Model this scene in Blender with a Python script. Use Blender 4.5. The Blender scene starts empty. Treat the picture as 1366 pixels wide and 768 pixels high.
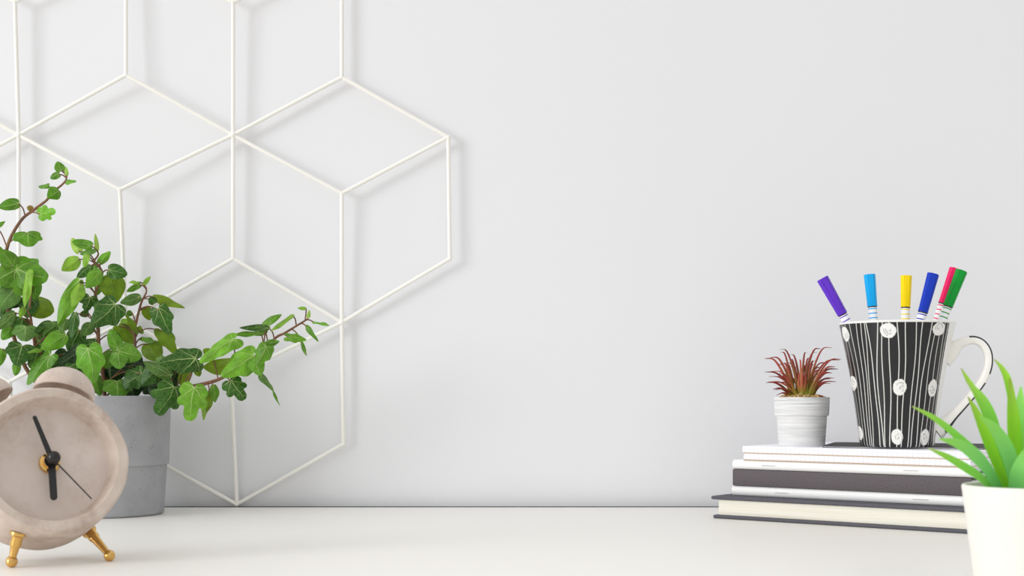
import bpy, bmesh, math, random
from mathutils import Vector, Matrix
R = random.Random(7)
PI = math.pi
COL = bpy.context.scene.collection
TOP = 0.75                     # desk top height
F = 1897.0                     # focal length in pixels (50 mm on 36 mm, 1366 px)
CAMH = 0.107                   # lens height above the desk
HX, HY = 683.0, 525.0
WALL_Y = 1.353

def W(px, py, y):              # picture point at a given distance -> place in the room
    return Vector(((px-HX)/F*y, y, TOP+CAMH-(py-HY)/F*y))

# ------------------------------------------------------------------ materials
def lin(c):
    return tuple(((v/255)/12.92 if v/255 <= .04045 else (((v/255)+.055)/1.055)**2.4) for v in c)
def mat(name, rgb, rough=.5, metal=0., spec=.5, coat=0.):
    m = bpy.data.materials.new(name); m.use_nodes = True
    b = m.node_tree.nodes['Principled BSDF']
    b.inputs['Base Color'].default_value = (*lin(rgb), 1)
    b.inputs['Roughness'].default_value = rough
    b.inputs['Metallic'].default_value = metal
    b.inputs['Specular IOR Level'].default_value = spec
    b.inputs['Coat Weight'].default_value = coat
    return m
class N:                        # small node helper
    def __init__(s, m): s.t = m.node_tree; s.b = s.t.nodes['Principled BSDF']; s.out = s.t.nodes['Material Output']
    def new(s, k, **kw):
        n = s.t.nodes.new(k)
        for a, v in kw.items(): setattr(n, a, v)
        return n
    def link(s, a, b): s.t.links.new(a, b)
    def coord(s, kind='Object', scale=(1,1,1)):
        c = s.new('ShaderNodeTexCoord'); mp = s.new('ShaderNodeMapping'); mp.inputs['Scale'].default_value = scale
        s.link(c.outputs[kind], mp.inputs['Vector']); return mp.outputs['Vector']
    def noise(s, vec, scale, detail=4, rough=.55):
        n = s.new('ShaderNodeTexNoise'); n.inputs['Scale'].default_value = scale; n.inputs['Detail'].default_value = detail
        n.inputs['Roughness'].default_value = rough; s.link(vec, n.inputs['Vector']); return n.outputs['Fac']
    def ramp(s, fac, stops):
        r = s.new('ShaderNodeValToRGB'); e = r.color_ramp.elements
        while len(e) < len(stops): e.new(.5)
        for i, (p, c) in enumerate(stops):
            e[i].position = p; e[i].color = (*lin(c), 1) if len(c) == 3 else c
        s.link(fac, r.inputs['Fac']); return r.outputs['Color']
    def mix(s, fac, a, b, blend='MIX'):
        m = s.new('ShaderNodeMix', data_type='RGBA', blend_type=blend)
        for sock, v in ((m.inputs[0], fac), (m.inputs[6], a), (m.inputs[7], b)):
            if isinstance(v, (int, float)): sock.default_value = v
            elif isinstance(v, tuple): sock.default_value = (*lin(v), 1)
            else: s.link(v, sock)
        return m.outputs[2]
    def math(s, op, a, b=None, c=None, clamp=False):
        n = s.new('ShaderNodeMath', operation=op, use_clamp=clamp)
        for i, v in enumerate((a, b, c)):
            if v is None: continue
            if isinstance(v, (int, float)): n.inputs[i].default_value = v
            else: s.link(v, n.inputs[i])
        return n.outputs[0]
    def bump(s, h, strength=.2, dist=.001):
        b = s.new('ShaderNodeBump'); b.inputs['Strength'].default_value = strength; b.inputs['Distance'].default_value = dist
        s.link(h, b.inputs['Height']); s.link(b.outputs['Normal'], s.b.inputs['Normal'])
    def base(s, c): s.link(c, s.b.inputs['Base Color'])

M = {}
M['wall'] = mat('wall_paint', (238,239,241), .65, spec=.3)
n = N(M['wall']); v = n.coord('Object')
n.base(n.mix(n.noise(v, 2.2, 3), (230,231,233), (234,234,236))); n.bump(n.noise(v, 260, 3), .06, .0006)
M['desk'] = mat('desk_laminate', (248,245,240), .38, spec=.4)
n = N(M['desk']); v = n.coord('Object')
n.base(n.mix(n.noise(v, 60, 3), (248,245,239), (251,248,242)))
M['gap_shade'] = mat('painted_gap_shade', (34,30,40), 1.0, spec=0.)  # near-black colour painting the shade of the gap between desk and wall
M['floor'] = mat('floor_board', (190,175,155), .5)
n = N(M['floor']); v = n.coord('Object', (1, 9, 1)); n.base(n.ramp(n.noise(v, 3, 6), [(.3,(170,150,125)),(.7,(205,188,165))]))
M['leg_metal'] = mat('leg_metal', (235,235,235), .4)
M['wire'] = mat('white_wire_paint', (246,244,237), .38, spec=.4)
n = N(M['wire']); n.bump(n.noise(n.coord('Object'), 220, 2), .15, .0008)

# concrete of the clock
def concrete(name, a, b, stain, pit, sc=1.0, pits=.12):
    m = mat(name, a, .85, spec=.25); n = N(m); v = n.coord('Object')
    f = n.noise(v, 38*sc, 6, .6)
    c = n.ramp(f, [(.32, b), (.66, a)])
    st = n.noise(v, 26*sc, 9, .72)
    c = n.mix(n.ramp(st, [(.50,(0,0,0)),(.68,(200,200,200))]), c, stain)
    vo = n.new('ShaderNodeTexVoronoi'); vo.inputs['Scale'].default_value = 260*sc; n.link(v, vo.inputs['Vector'])
    gate = n.math('GREATER_THAN', n.noise(v, 60*sc, 1), .55)
    hole = n.math('MULTIPLY', n.math('LESS_THAN', vo.outputs['Distance'], pits), gate)
    c = n.mix(hole, c, pit); n.base(c)
    h = n.math('SUBTRACT', n.noise(v, 160*sc, 5), hole); n.bump(h, .3, .0008)
    return m
M['clock_concrete'] = concrete('beige_concrete', (216,201,190), (196,179,166), (146,120,102), (140,116,98), 1.0, .085)
M['dial_concrete'] = concrete('smooth_beige_concrete', (217,204,195), (206,191,181), (184,164,150), (150,128,112), 1.0, .07)
M['grey_concrete'] = concrete('grey_concrete', (168,169,171), (158,159,162), (154,155,158), (104,104,108), 1.2, .13)
M['brass'] = mat('brass', (222,178,104), .16, 1.)
M['black_plastic'] = mat('black_plastic', (24,22,22), .35)
M['steel'] = mat('dark_steel', (70,66,66), .4, .3)
M['soil'] = mat('dark_soil', (48,38,28), .95)
n = N(M['soil']); v = n.coord('Object'); n.base(n.ramp(n.noise(v, 300, 4), [(.35,(26,20,14)),(.65,(74,58,42))])); n.bump(n.noise(v, 250, 4), 1, .003)

# ivy leaf: colour from the leaf's own tint attribute, veins from the leaf's own coordinates
def leaf_material():
    m = mat('ivy_leaf', (80,140,40), .42, spec=.35); n = N(m)
    at = n.new('ShaderNodeAttribute', attribute_name='tint'); uv = n.new('ShaderNodeUVMap'); uv.uv_map = 'leaf'
    sp = n.new('ShaderNodeSeparateXYZ'); n.link(uv.outputs['UV'], sp.inputs[0])
    co = n.coord('Object'); wx = n.math('MULTIPLY', n.math('SUBTRACT', n.noise(co, 55, 2), .5), .13); wy = n.math('MULTIPLY', n.math('SUBTRACT', n.noise(co, 47, 2), .5), .16)
    x = n.math('ABSOLUTE', n.math('ADD', n.math('SUBTRACT', sp.outputs['X'], .5), wx)); y = n.math('ADD', n.math('SUBTRACT', sp.outputs['Y'], .25), wy)
    x = n.math('MULTIPLY', x, 2); y = n.math('MULTIPLY', y, 1.6)
    def vein(dx, dy, w, L):
        l = math.hypot(dx, dy); dx /= l; dy /= l
        d = n.math('ABSOLUTE', n.math('SUBTRACT', n.math('MULTIPLY', x, dy), n.math('MULTIPLY', y, dx)))
        t = n.math('ADD', n.math('MULTIPLY', x, dx), n.math('MULTIPLY', y, dy))
        wid = n.math('MULTIPLY', n.math('SUBTRACT', 1.05*L, t), w/L)
        a = n.math('SUBTRACT', 1, n.math('DIVIDE', d, n.math('MAXIMUM', wid, .004)), clamp=True)
        return n.math('MULTIPLY', a, n.math('GREATER_THAN', t, -.02))
    v = vein(0, 1, .036, 1.0)
    for q in (vein(.52, .42, .028, .66), vein(.48, -.05, .024, .48)): v = n.math('MAXIMUM', v, q)
    vo = n.new('ShaderNodeTexVoronoi', feature='DISTANCE_TO_EDGE'); vo.inputs['Scale'].default_value = 190; n.link(co, vo.inputs['Vector'])
    sec = n.math('SUBTRACT', 1, n.math('MULTIPLY', vo.outputs['Distance'], 14), clamp=True)
    fr = n.math('FRACT', n.math('MULTIPLY', n.math('SUBTRACT', y, n.math('MULTIPLY', x, .7)), 4.2))
    s2 = n.math('SUBTRACT', 1, n.math('MULTIPLY', n.math('ABSOLUTE', n.math('SUBTRACT', fr, .5)), 15), clamp=True)
    v = n.math('MAXIMUM', v, n.math('MULTIPLY', n.math('MAXIMUM', sec, n.math('MULTIPLY', s2, 1.3)), .17))
    amt = n.math('MULTIPLY', v, at.outputs['Alpha'])
    nz = n.noise(co, 130, 4)
    base = n.mix(.55, at.outputs['Color'], n.ramp(nz, [(.3,(140,140,140)),(.7,(255,255,255))]), 'MULTIPLY')
    c = n.mix(amt, base, (196,218,140)); n.base(c)
    n.bump(n.math('SUBTRACT', nz, v), .25, .0008)
    tr = n.new('ShaderNodeBsdfTranslucent'); n.link(c, tr.inputs['Color'])
    mx = n.new('ShaderNodeMixShader'); mx.inputs[0].default_value = .28
    n.link(n.b.outputs[0], mx.inputs[1]); n.link(tr.outputs[0], mx.inputs[2]); n.link(mx.outputs[0], n.out.inputs['Surface'])
    return m
M['ivy'] = leaf_material()
M['stem'] = mat('ivy_stem', (112,66,46), .6)
n = N(M['stem']); n.base(n.ramp(n.noise(n.coord('Object'), 90, 3), [(.3,(92,64,46)),(.55,(128,84,60)),(.8,(140,128,70))]))

def attr_mat(name, rough, spec=.4, transl=0., coat=0.):
    m = mat(name, (200,200,200), rough, spec=spec, coat=coat); n = N(m)
    at = n.new('ShaderNodeAttribute', attribute_name='tint'); n.base(at.outputs['Color'])
    if transl:
        tr = n.new('ShaderNodeBsdfTranslucent'); n.link(at.outputs['Color'], tr.inputs['Color'])
        mx = n.new('ShaderNodeMixShader'); mx.inputs[0].default_value = transl
        n.link(n.b.outputs[0], mx.inputs[1]); n.link(tr.outputs[0], mx.inputs[2]); n.link(mx.outputs[0], n.out.inputs['Surface'])
    return m
M['mug_glaze'] = attr_mat('mug_glaze', .28, .4)
M['blade'] = attr_mat('plastic_blade', .5, .3, .35)
M['red_blade'] = attr_mat('red_blade', .5, .3, .15)
M['cream_glaze'] = mat('cream_glaze', (244,242,235), .3, spec=.45)
M['black_glaze'] = mat('black_glaze', (28,28,30), .3)
M['white_ceramic'] = mat('white_ceramic', (238,235,228), .45, spec=.3)
M['whitewash'] = mat('brushed_whitewash', (226,226,224), .7, spec=.25)
n = N(M['whitewash']); v = n.coord('Object', (14, 14, 420)); f = n.noise(v, 2.0, 5, .65)
n.base(n.ramp(f, [(.26,(176,177,178)),(.40,(214,214,214)),(.60,(234,234,233))]))
M['gravel'] = mat('sandy_gravel', (196,164,108), .9)
n = N(M['gravel']); n.base(n.ramp(n.noise(n.coord('Object'), 420, 3), [(.3,(150,116,66)),(.6,(206,176,120)),(.8,(226,202,150))]))
# paper and covers
def cloth(name, a, b, sc=900):
    m = mat(name, a, .85, spec=.2); n = N(m); v = n.coord('Object')
    f = n.noise(v, sc, 3, .7); n.base(n.ramp(f, [(.3, b), (.7, a)])); n.bump(f, .2, .0004); return m
M['dark_cloth'] = cloth('dark_grey_cloth', (112,105,107), (90,84,87))
M['black_cloth'] = cloth('black_cloth', (106,105,111), (84,83,90))
M['dark_card'] = cloth('dark_card', (92,89,89), (82,79,79), 400)
M['white_card'] = mat('white_card', (246,246,244), .5, spec=.3)
M['staple'] = mat('staple_wire', (196,196,196), .35, .7)
def pages(name, a, b):
    m = mat(name, a, .8, spec=.2); n = N(m); v = n.coord('Object', (6, 6, 1400))
    f = n.noise(v, 1.0, 4, .6); n.base(n.ramp(f, [(.35, b), (.62, a)])); n.bump(f, .25, .0004); return m
M['cream_pages'] = pages('cream_pages', (247,244,232), (231,226,210))
M['white_pages'] = pages('white_pages', (246,246,248), (216,216,226))
def grid_paper():
    m = mat('grid_paper', (246,245,250), .7, spec=.2); n = N(m); c = n.new('ShaderNodeTexCoord')
    sp = n.new('ShaderNodeSeparateXYZ'); n.link(c.outputs['Object'], sp.inputs[0])
    ls = None
    for ax, off in (('X', 0), ('Y', 0.3), ('Z', .55)):
        f = n.math('FRACT', n.math('ADD', n.math('DIVIDE', sp.outputs[ax], .0043), off + 50))
        l = n.math('LESS_THAN', n.math('ABSOLUTE', n.math('SUBTRACT', f, .5)), .075)
        if ax == 'Y': l = n.math('MULTIPLY', l, n.math('GREATER_THAN', sp.outputs['Y'], .0018))
        ls = l if ls is None else n.math('MAXIMUM', ls, l)
    n.base(n.mix(n.math('MULTIPLY', ls, .6), (247,246,251), (222,222,236))); return m
M['grid_paper'] = grid_paper()
M['kraft'] = mat('kraft_edge', (214,190,164), .8)
M['navy'] = mat('navy_print', (36,38,92), .6)

# ------------------------------------------------------------------ object helpers
def tag(o, label=None, cat=None, group=None, kind=None):
    for k, v in (('label', label), ('category', cat), ('group', group), ('kind', kind)):
        if v: o[k] = v
    return o
def thing(name, loc, rz, label, cat, group=None):
    o = bpy.data.objects.new(name, None); COL.objects.link(o); o.empty_display_size = .02
    o.location = loc; o.rotation_euler = (0, 0, rz); return tag(o, label, cat, group)
def obj(name, bm, m, parent=None, smooth=True, world=False):
    me = bpy.data.meshes.new(name); bmesh.ops.recalc_face_normals(bm, faces=bm.faces); bm.to_mesh(me); bm.free()
    for mm in (m if isinstance(m, (list, tuple)) else [m]): me.materials.append(mm)
    if smooth:
        me.polygons.foreach_set('use_smooth', [True]*len(me.polygons))
        me.set_sharp_from_angle(angle=math.radians(38))
    o = bpy.data.objects.new(name, me); COL.objects.link(o)
    if parent:
        o.parent = parent
        if world:              # geometry given in room coordinates
            p = parent; mtx = Matrix()
            while p: mtx = Matrix.LocRotScale(p.location, p.rotation_euler, None) @ mtx; p = p.parent
            me.transform(mtx.inverted())
    return o
def B(): return bmesh.new()
def box(bm, lo, hi, bev=0, seg=2, mi=0):
    vs = [bm.verts.new((x, y, z)) for x in (lo[0], hi[0]) for y in (lo[1], hi[1]) for z in (lo[2], hi[2])]
    fs = [bm.faces.new([vs[i] for i in f]) for f in ((0,1,3,2),(4,6,7,5),(0,4,5,1),(2,3,7,6),(0,2,6,4),(1,5,7,3))]
    for f in fs: f.material_index = mi
    if bev:
        es = list({e for f in fs for e in f.edges})
        r = bmesh.ops.bevel(bm, geom=es, offset=bev, segments=seg, profile=.5, affect='EDGES')
        for f in r['faces']: f.material_index = mi
    return bm
def lathe(bm, prof, seg=64, cx=0, cy=0, closed=False):
    rings = []
    for r, z in prof:
        if r < 1e-6: rings.append([bm.verts.new((cx, cy, z))])
        else: rings.append([bm.verts.new((cx+r*math.cos(2*PI*i/seg), cy+r*math.sin(2*PI*i/seg), z)) for i in range(seg)])
    pr = list(zip(rings, rings[1:])) + ([(rings[-1], rings[0])] if closed else [])
    for a, b in pr:
        for i in range(seg):
            j = (i+1) % seg
            q = [a[i % len(a)], a[j % len(a)], b[j % len(b)], b[i % len(b)]]
            q = list(dict.fromkeys(q))
            if len(q) > 2: bm.faces.new(q)
    return bm
def cr(pts, k=6):              # smooth curve through points (Catmull-Rom); points may carry extra numbers
    P = [Vector(p) for p in pts]; P = [2*P[0]-P[1]] + P + [2*P[-1]-P[-2]]; out = []
    for i in range(1, len(P)-2):
        a, b, c, d = P[i-1:i+3]
        for j in range(k):
            t = j/k; out.append(.5*((2*b)+(c-a)*t+(2*a-5*b+4*c-d)*t*t+(3*b-a-3*c+d)*t**3))
    out.append(P[-2]); return out
def tube(bm, pts, rad, seg=8, caps=True):
    n = len(pts); rs = rad if isinstance(rad, (list, tuple)) else [rad]*n
    t0 = (pts[1]-pts[0]).normalized(); ref = Vector((0,0,1)) if abs(t0.z) < .9 else Vector((1,0,0))
    u = t0.cross(ref).normalized(); rings = []
    for i in range(n):
        t = (pts[min(i+1, n-1)]-pts[max(i-1, 0)]).normalized()
        u = (u - t*u.dot(t)).normalized(); v = t.cross(u)
        rings.append([bm.verts.new(pts[i]+rs[i]*(math.cos(2*PI*k/seg)*u+math.sin(2*PI*k/seg)*v)) for k in range(seg)])
    for a, b in zip(rings, rings[1:]):
        for k in range(seg): bm.faces.new((a[k], a[(k+1) % seg], b[(k+1) % seg], b[k]))
    if caps: bm.faces.new(rings[0][::-1]); bm.faces.new(rings[-1])
    return bm
def sphere(bm, c, r, u=14, v=10):
    bmesh.ops.create_uvsphere(bm, u_segments=u, v_segments=v, radius=r, matrix=Matrix.Translation(c)); return bm

# ------------------------------------------------------------------ the setting
o = obj('wall_back', box(B(), (-3, WALL_Y, 0), (3, WALL_Y+.1, 2.6)), M['wall'], smooth=False); tag(o, kind='structure', label='plain white painted wall behind the desk', cat='wall')
o = obj('floor', box(B(), (-3, -3, -.05), (3, WALL_Y, 0)), M['floor'], smooth=False); tag(o, kind='structure', label='wooden floor under the desk', cat='floor')
t = thing('desk', (0, .95, 0), 0, 'white laminate desk top standing against the white wall', 'desk')
obj('desktop', box(B(), (-1.5, -.45, TOP-.028), (1.5, WALL_Y-.95-.0115, TOP), .0012), M['desk'], t)
obj('gap_shade_strip', box(B(), (-1.5, WALL_Y-.95-.0115, TOP-.028), (1.5, WALL_Y-.95-.0005, TOP-.0002)), M['gap_shade'], t, False)  # added dark strip filling the desk-to-wall gap, its shade put into the colour
for sx in (-1.4, 1.4):
    for sy in (-.38, .32): obj('leg', box(B(), (sx-.025, sy-.025, 0), (sx+.025, sy+.025, TOP-.028), .003), M['leg_metal'], t)

# ------------------------------------------------------------------ wire grid leaning on the wall
ND = dict(A=(25,180,11), B=(311,180,11), C=(598,183,10), D=(456,430,9), E=(168,428,11), Fb=(316,675.3,8.5), G=(22,675.3,8.5),
  T1=(168,100,16), T2=(456,103,9), T3=(311,3,13), T4=(20,2,13), TT0=(-120,-68,12), TT1=(168,-68,12), TT2=(456,-68,9),
  U1=(160,253,19), U2=(456,258,12), V1=(311,345,10), V2=(600,345,10), V0=(25,345,11), W1=(308,503,17), W2=(458,592,8), W0=(168,592,11), W00=(13,509,14),
  L1=(-120,100,14), L2=(-120,258,14), L3=(-120,428,12), L4=(-120,592,11))
ED = 'A-T4 A-T1 A-U1 A-V0 A-L1 A-L2 B-T1 B-T2 B-T3 B-U1 B-U2 B-V1 C-T2 C-U2 C-V2 T1-TT1 T2-TT2 T3-TT1 T3-TT2 T4-TT1 T4-TT0 E-U1 E-V1 E-V0 E-W0 E-W1 E-W00 D-U2 D-V1 D-V2 D-W1 D-W2 Fb-W0 Fb-W1 Fb-W2 W00-G G-W0 V0-L3 L3-L2 L3-W00 L3-L4 L4-G L1-TT0'.split()
bm = B(); pos = {}
for k, (x, y, d) in ND.items(): pos[k] = W(x, y, WALL_Y-d*.001)
for k in ('Fb', 'G'): pos[k].z = TOP+.0024
for e in ED:
    a, b = e.split('-'); tube(bm, [pos[a], pos[b]], .00195, 10)
for k in pos:
    deg = sum(k in e.split('-') for e in ED); sphere(bm, pos[k], .0023 if deg < 4 else .0034, 12, 8)
o = obj('wire_wall_grid', bm, M['wire']); tag(o, 'white metal wire grid of joined hexagons and rhombs leaning on the wall', 'wall grid')

# ------------------------------------------------------------------ potted ivy
PC = W(138, 600, 1.266); PC.z = TOP
ivy = thing('potted_ivy', PC, 0, 'green ivy in a round grey concrete pot behind the clock', 'plant')
H = .1052
prof = [(0,.004),(.046,.004),(.0485,0),(.0505,0),(.0525,.0018),(.0551,.0432),(.0551,.0438),(.0569,.0446),(.0586,H-.001),(.0578,H),(.0545,H),(.0535,H-.002),(.052,H-.010),(0,H-.012)]
obj('pot', lathe(B(), prof, 96), M['grey_concrete'], ivy)
bm = lathe(B(), [(0,H-.004),(.02,H-.0035),(.04,H-.005),(.0525,H-.0075),(.051,H-.013),(0,H-.014)], 48)
for q in bm.verts:
    if q.co.z > H-.009: q.co.z += R.uniform(-.0012,.0012)
obj('soil', bm, M['soil'], ivy)

TINT = dict(L=(146,200,58), Y=(178,218,96), M=(98,158,28), G=(98,142,62), O=(122,156,24), D=(54,106,24), K=(26,62,20), B=(120,186,44), R=(160,140,62))
VEIN = dict(L=.6, Y=.4, M=.72, G=.85, O=.14, D=.8, K=.4, B=.85, R=.1)
SH = {
 'I': [(0,.0),(.10,-.11),(.26,-.15),(.42,-.09),(.49,.05),(.48,.18),(.52,.30),(.54,.42),(.47,.52),(.37,.58),(.31,.68),(.23,.82),(.11,.96),(0,1)],
 'R': [(0,.0),(.12,-.12),(.30,-.14),(.46,0),(.50,.16),(.42,.27),(.52,.38),(.52,.52),(.40,.60),(.27,.60),(.25,.74),(.22,.88),(.11,.985),(0,1)],
 'H': [(0,.0),(.12,-.07),(.30,-.06),(.45,.10),(.50,.32),(.45,.55),(.32,.77),(.15,.94),(0,1)],
 'N': [(0,.0),(.13,-.02),(.30,.06),(.43,.22),(.48,.38),(.43,.55),(.30,.74),(.13,.92),(0,1)] }
def halfout(s):
    c = cr([(x, y, 0) for x, y in SH[s]], 3); return [(max(p.x, 0), p.y) for p in c]
OUT = {k: halfout(k) for k in SH}
def leaf(bm, cl, uv, base, tip, width, shape, tone, roll, fold, droop, to_cam):
    L = (tip-base).length; ydir = (tip-base)/L
    nrm = (to_cam - ydir*to_cam.dot(ydir)).normalized(); xdir = ydir.cross(nrm)
    q = Matrix.Rotation(roll, 3, ydir); xdir = q @ xdir; nrm = q @ nrm
    ho = OUT[shape]; full = [(x, y) for x, y in ho] + [(-x, y) for x, y in ho[-2:0:-1]]
    c0 = (0, .06); rings = 5; wn = max(x for x, _ in ho)*2
    tr, tg, tb = lin(TINT[tone]); j = R.uniform(.88, 1.12); h = R.uniform(.93, 1.07)
    col = (tr*j*h, tg*j, tb*j, VEIN[tone]*R.uniform(.8,1.1))
    ph = R.uniform(0, 6.3); wav = R.uniform(.03,.075)*L; sk = R.uniform(-.06,.06)
    def place(x, y):
        X = (x/wn)*width + sk*L*y*(1-y); Y = y*L
        z = fold*abs(X) - droop*L*(y*y - y) + wav*math.sin(7*y+ph+3*x)*min(1, abs(x)*2.5)
        return base + xdir*X + ydir*Y + nrm*(z if True else 0)
    cen = bm.verts.new(place(*c0)); loc = {cen: c0}; prev = None
    for r in range(1, rings+1):
        f = r/rings; ring = []
        for (x, y) in full:
            xx, yy = c0[0]+(x-c0[0])*f, c0[1]+(y-c0[1])*f
            vv = bm.verts.new(place(xx, yy)); loc[vv] = (xx, yy); ring.append(vv)
        m = len(ring)
        for i in range(m):
            a, b = ring[i], ring[(i+1) % m]
            f_ = bm.faces.new((cen, a, b)) if prev is None else bm.faces.new((prev[i], a, b, prev[(i+1) % m]))
            for lp in f_.loops:
                x, y = loc[lp.vert]; lp[cl] = col; lp[uv].uv = (x/wn*1.0/2*1.1+.5, y/1.6+.25)
        prev = ring
CAMP = Vector((0, 0, TOP+CAMH))
STEMS = dict(
 S1=[(58,545,1.27),(34,490,1.262),(12,420,1.255),(7,360,1.25),(11,325,1.25),(28,294,1.25),(45,280,1.25),(62,267,1.25),(72,255,1.25),(82,247,1.25),(88,240,1.25),(89,234,1.25)],
 S2=[(140,545,1.262),(138,505,1.262),(132,470,1.26),(131,440,1.258),(128,400,1.256),(128,388,1.255),(136,368,1.254),(134,358,1.254),(126,349,1.253),(131,340,1.253),(130,334,1.253)],
 S3=[(168,545,1.27),(179,500,1.27),(180,465,1.27),(180,440,1.27),(186,412,1.27),(190,400,1.27),(195,390,1.27),(195,383,1.27)],
 S4=[(185,545,1.262),(222,522,1.245),(262,514,1.235),(286,508,1.232),(302,501,1.232),(340,482,1.234),(366,452,1.236),(380,444,1.237),(398,433,1.238),(411,425,1.24)],
 S5=[(80,545,1.272),(52,485,1.262),(45,450,1.26),(40,412,1.258),(42,390,1.256),(42,380,1.255)])
SR = dict(S1=(.0019,.0007), S2=(.0021,.0006), S3=(.0018,.0006), S4=(.0019,.0008), S5=(.0017,.0006))
# stem, base x, base y, tip x, tip y, width, shape, tone, distance offset (mm, - nearer)
LV = '''S1 89 235 88 222 5 N Y 0|S2 130 335 127 311 6 N Y 0|S4 411 425 413 413 5 N Y 0|S1 82 228 77 215 15 H M 0|S1 79 232 67 238 10 H M 0|S1 65 247 51 249 8 H M -2|S1 88 243 102 242 8 H B -2|S1 79 254 63 264 18 N M -4|S1 52 286 74 281 21 R B -4
S1 44 279 36 276 9 H R 0|S1 26 271 -3 277 16 N M -3|S1 36 310 40 329 40 I M -5|S1 -5 303 7 295 6 N M -2|S1 18 356 1 333 24 H M 0|S1 1 340 -9 326 14 H M 4
S5 20 358 64 371 46 I M -8|S5 22 360 -12 380 36 I M -7|S5 20 360 30 394 40 R M -5|S5 41 360 33 410 13 N L -14|S5 22 382 -4 414 28 N G -3|S5 43 404 72 416 33 H O 6|S5 33 409 26 424 9 N L -10|S5 20 416 -3 440 15 N G -8|S5 24 403 5 408 14 H K 4
S5 40 396 36 424 26 H D 2|S5 45 370 42 398 16 N D 6|S5 10 400 2 424 18 H D 8|S5 48 375 46 400 16 H M 2
S2 106 336 96 317 13 H Y 4|S2 122 328 96 322 14 H M -5|S2 128 334 106 339 10 N M -3|S2 106 345 82 361 18 N L -3|S2 116 338 112 357 11 N L -7|S2 122 354 102 371 16 N D 2|S2 133 351 147 335 12 H B 0|S2 135 361 114 384 19 N B -5|S2 145 360 170 366 21 H D -7|S2 147 366 155 404 32 N O 2|S2 107 373 77 434 22 N B -7|S2 107 378 96 410 17 N L -10|S2 120 396 114 414 25 R D -9|S2 154 406 122 435 41 I D -13|S2 100 416 95 452 14 N D -11|S2 118 417 106 420 10 H D 0|S2 134 378 130 394 11 N M 6|S2 131 352 122 357 10 N M 1
S3 187 376 171 377 6 N L 0|S3 187 379 169 389 9 H M -2|S3 191 381 201 368 6 N L 0|S3 188 396 160 404 15 N G -5|S3 204 395 247 411 12 N O 0|S3 211 412 227 446 29 I D -9|S3 206 405 200 396 12 H D -8|S3 215 440 235 473 23 I O 3|S3 198 458 212 482 28 H O 4|S3 194 410 200 427 14 H O 6|S3 188 450 206 455 10 H M 4|S3 184 445 166 418 8 N O -3|S3 158 434 178 459 24 H O 6|S3 162 432 173 428 13 H L 8|S3 184 436 191 445 8 H O 6|S3 176 416 168 421 8 N M 2
S2 156 468 189 476 27 H M -16|S2 157 470 160 492 25 H M -17|S2 157 466 147 439 20 H M -15|S2 118 464 125 511 38 I B -22|S2 189 498 162 517 30 I D -20|S2 190 498 210 513 27 I D -22|S2 156 508 159 533 40 I M -18|S2 126 503 134 528 20 I M -14|S2 128 457 94 463 15 H D -2|S2 112 466 79 486 22 H K -8|S2 150 468 141 492 20 N M -10|S2 122 432 110 447 17 H G -4|S2 146 478 150 512 34 H K 0|S2 176 486 186 508 34 H K 0|S2 104 484 96 520 34 I D -8|S2 168 472 190 490 28 H K 8|S2 120 500 110 530 34 H D -4|S2 172 510 178 532 34 H K -6|S2 200 505 214 530 34 I K -2|S2 150 445 158 470 18 H D 10|S2 106 440 92 470 26 H D 8|S2 158 488 140 505 30 H K 8
S4 229 501 191 482 19 N G -6|S4 263 479 212 484 36 I D -10|S4 213 476 225 494 16 H G -2|S4 312 452 266 484 28 I B -8|S4 318 486 271 490 25 H O 6|S4 281 472 271 466 12 H O 8|S4 208 493 189 513 24 H D -12|S4 232 516 210 553 42 R D -18|S4 259 516 252 561 40 R B -20|S4 280 520 271 561 13 N O -6|S4 285 513 287 537 13 N M -8|S4 247 490 243 516 21 H O 8|S4 262 490 266 502 11 H O 9|S4 222 498 232 520 30 H K 2|S4 214 512 205 530 28 H K -4|S4 236 496 226 512 24 H K 6
S4 351 445 307 448 6 N M -3|S4 360 437 319 437 9 N D -6|S4 350 434 376 419 10 N M -5|S4 355 439 337 446 12 H M 4|S4 392 420 361 442 8 N L -2|S4 409 412 397 411 5 N L 0|S4 417 429 440 434 6 N B 0|S4 408 434 425 456 7 N M -2|S4 383 449 409 453 15 I M -7|S4 402 455 409 475 5 N M 2|S4 338 474 295 502 36 I B -12|S4 338 475 347 501 24 H B -9|S4 355 462 342 489 24 I M -16|S4 353 460 373 455 10 N M -12|S4 357 462 362 475 10 H M -6|S4 346 498 365 522 10 N G -4|S4 363 519 374 542 3 N M -4|S4 307 508 326 533 31 R D -8
S5 35 435 32 455 35 I G -12|S5 30 461 22 488 40 I D -10|S5 52 468 40 491 26 I D -4|S5 22 486 20 501 12 H M -6|S5 55 466 36 470 7 N L -12|S5 88 446 54 466 23 N B -16|S5 67 474 36 513 28 I M -10|S5 47 449 62 462 10 N G 0|S5 69 430 43 447 14 N D -6|S5 78 431 57 446 14 N G -9|S5 88 425 81 444 15 N G -8|S5 16 436 2 453 17 H M -4|S5 3 465 0 488 13 N M -2|S5 30 424 26 442 32 H D -2|S5 12 424 4 440 20 H D 4|S5 90 470 76 500 30 H K 2|S5 84 480 62 492 28 H D 0|S5 60 440 54 470 24 H D 10'''
leaves = {}
for e in LV.replace('\n', '|').split('|'):
    s, *r = e.split(); leaves.setdefault(s, []).append((*map(float, r[:5]), r[5], r[6], float(r[7])))
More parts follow.
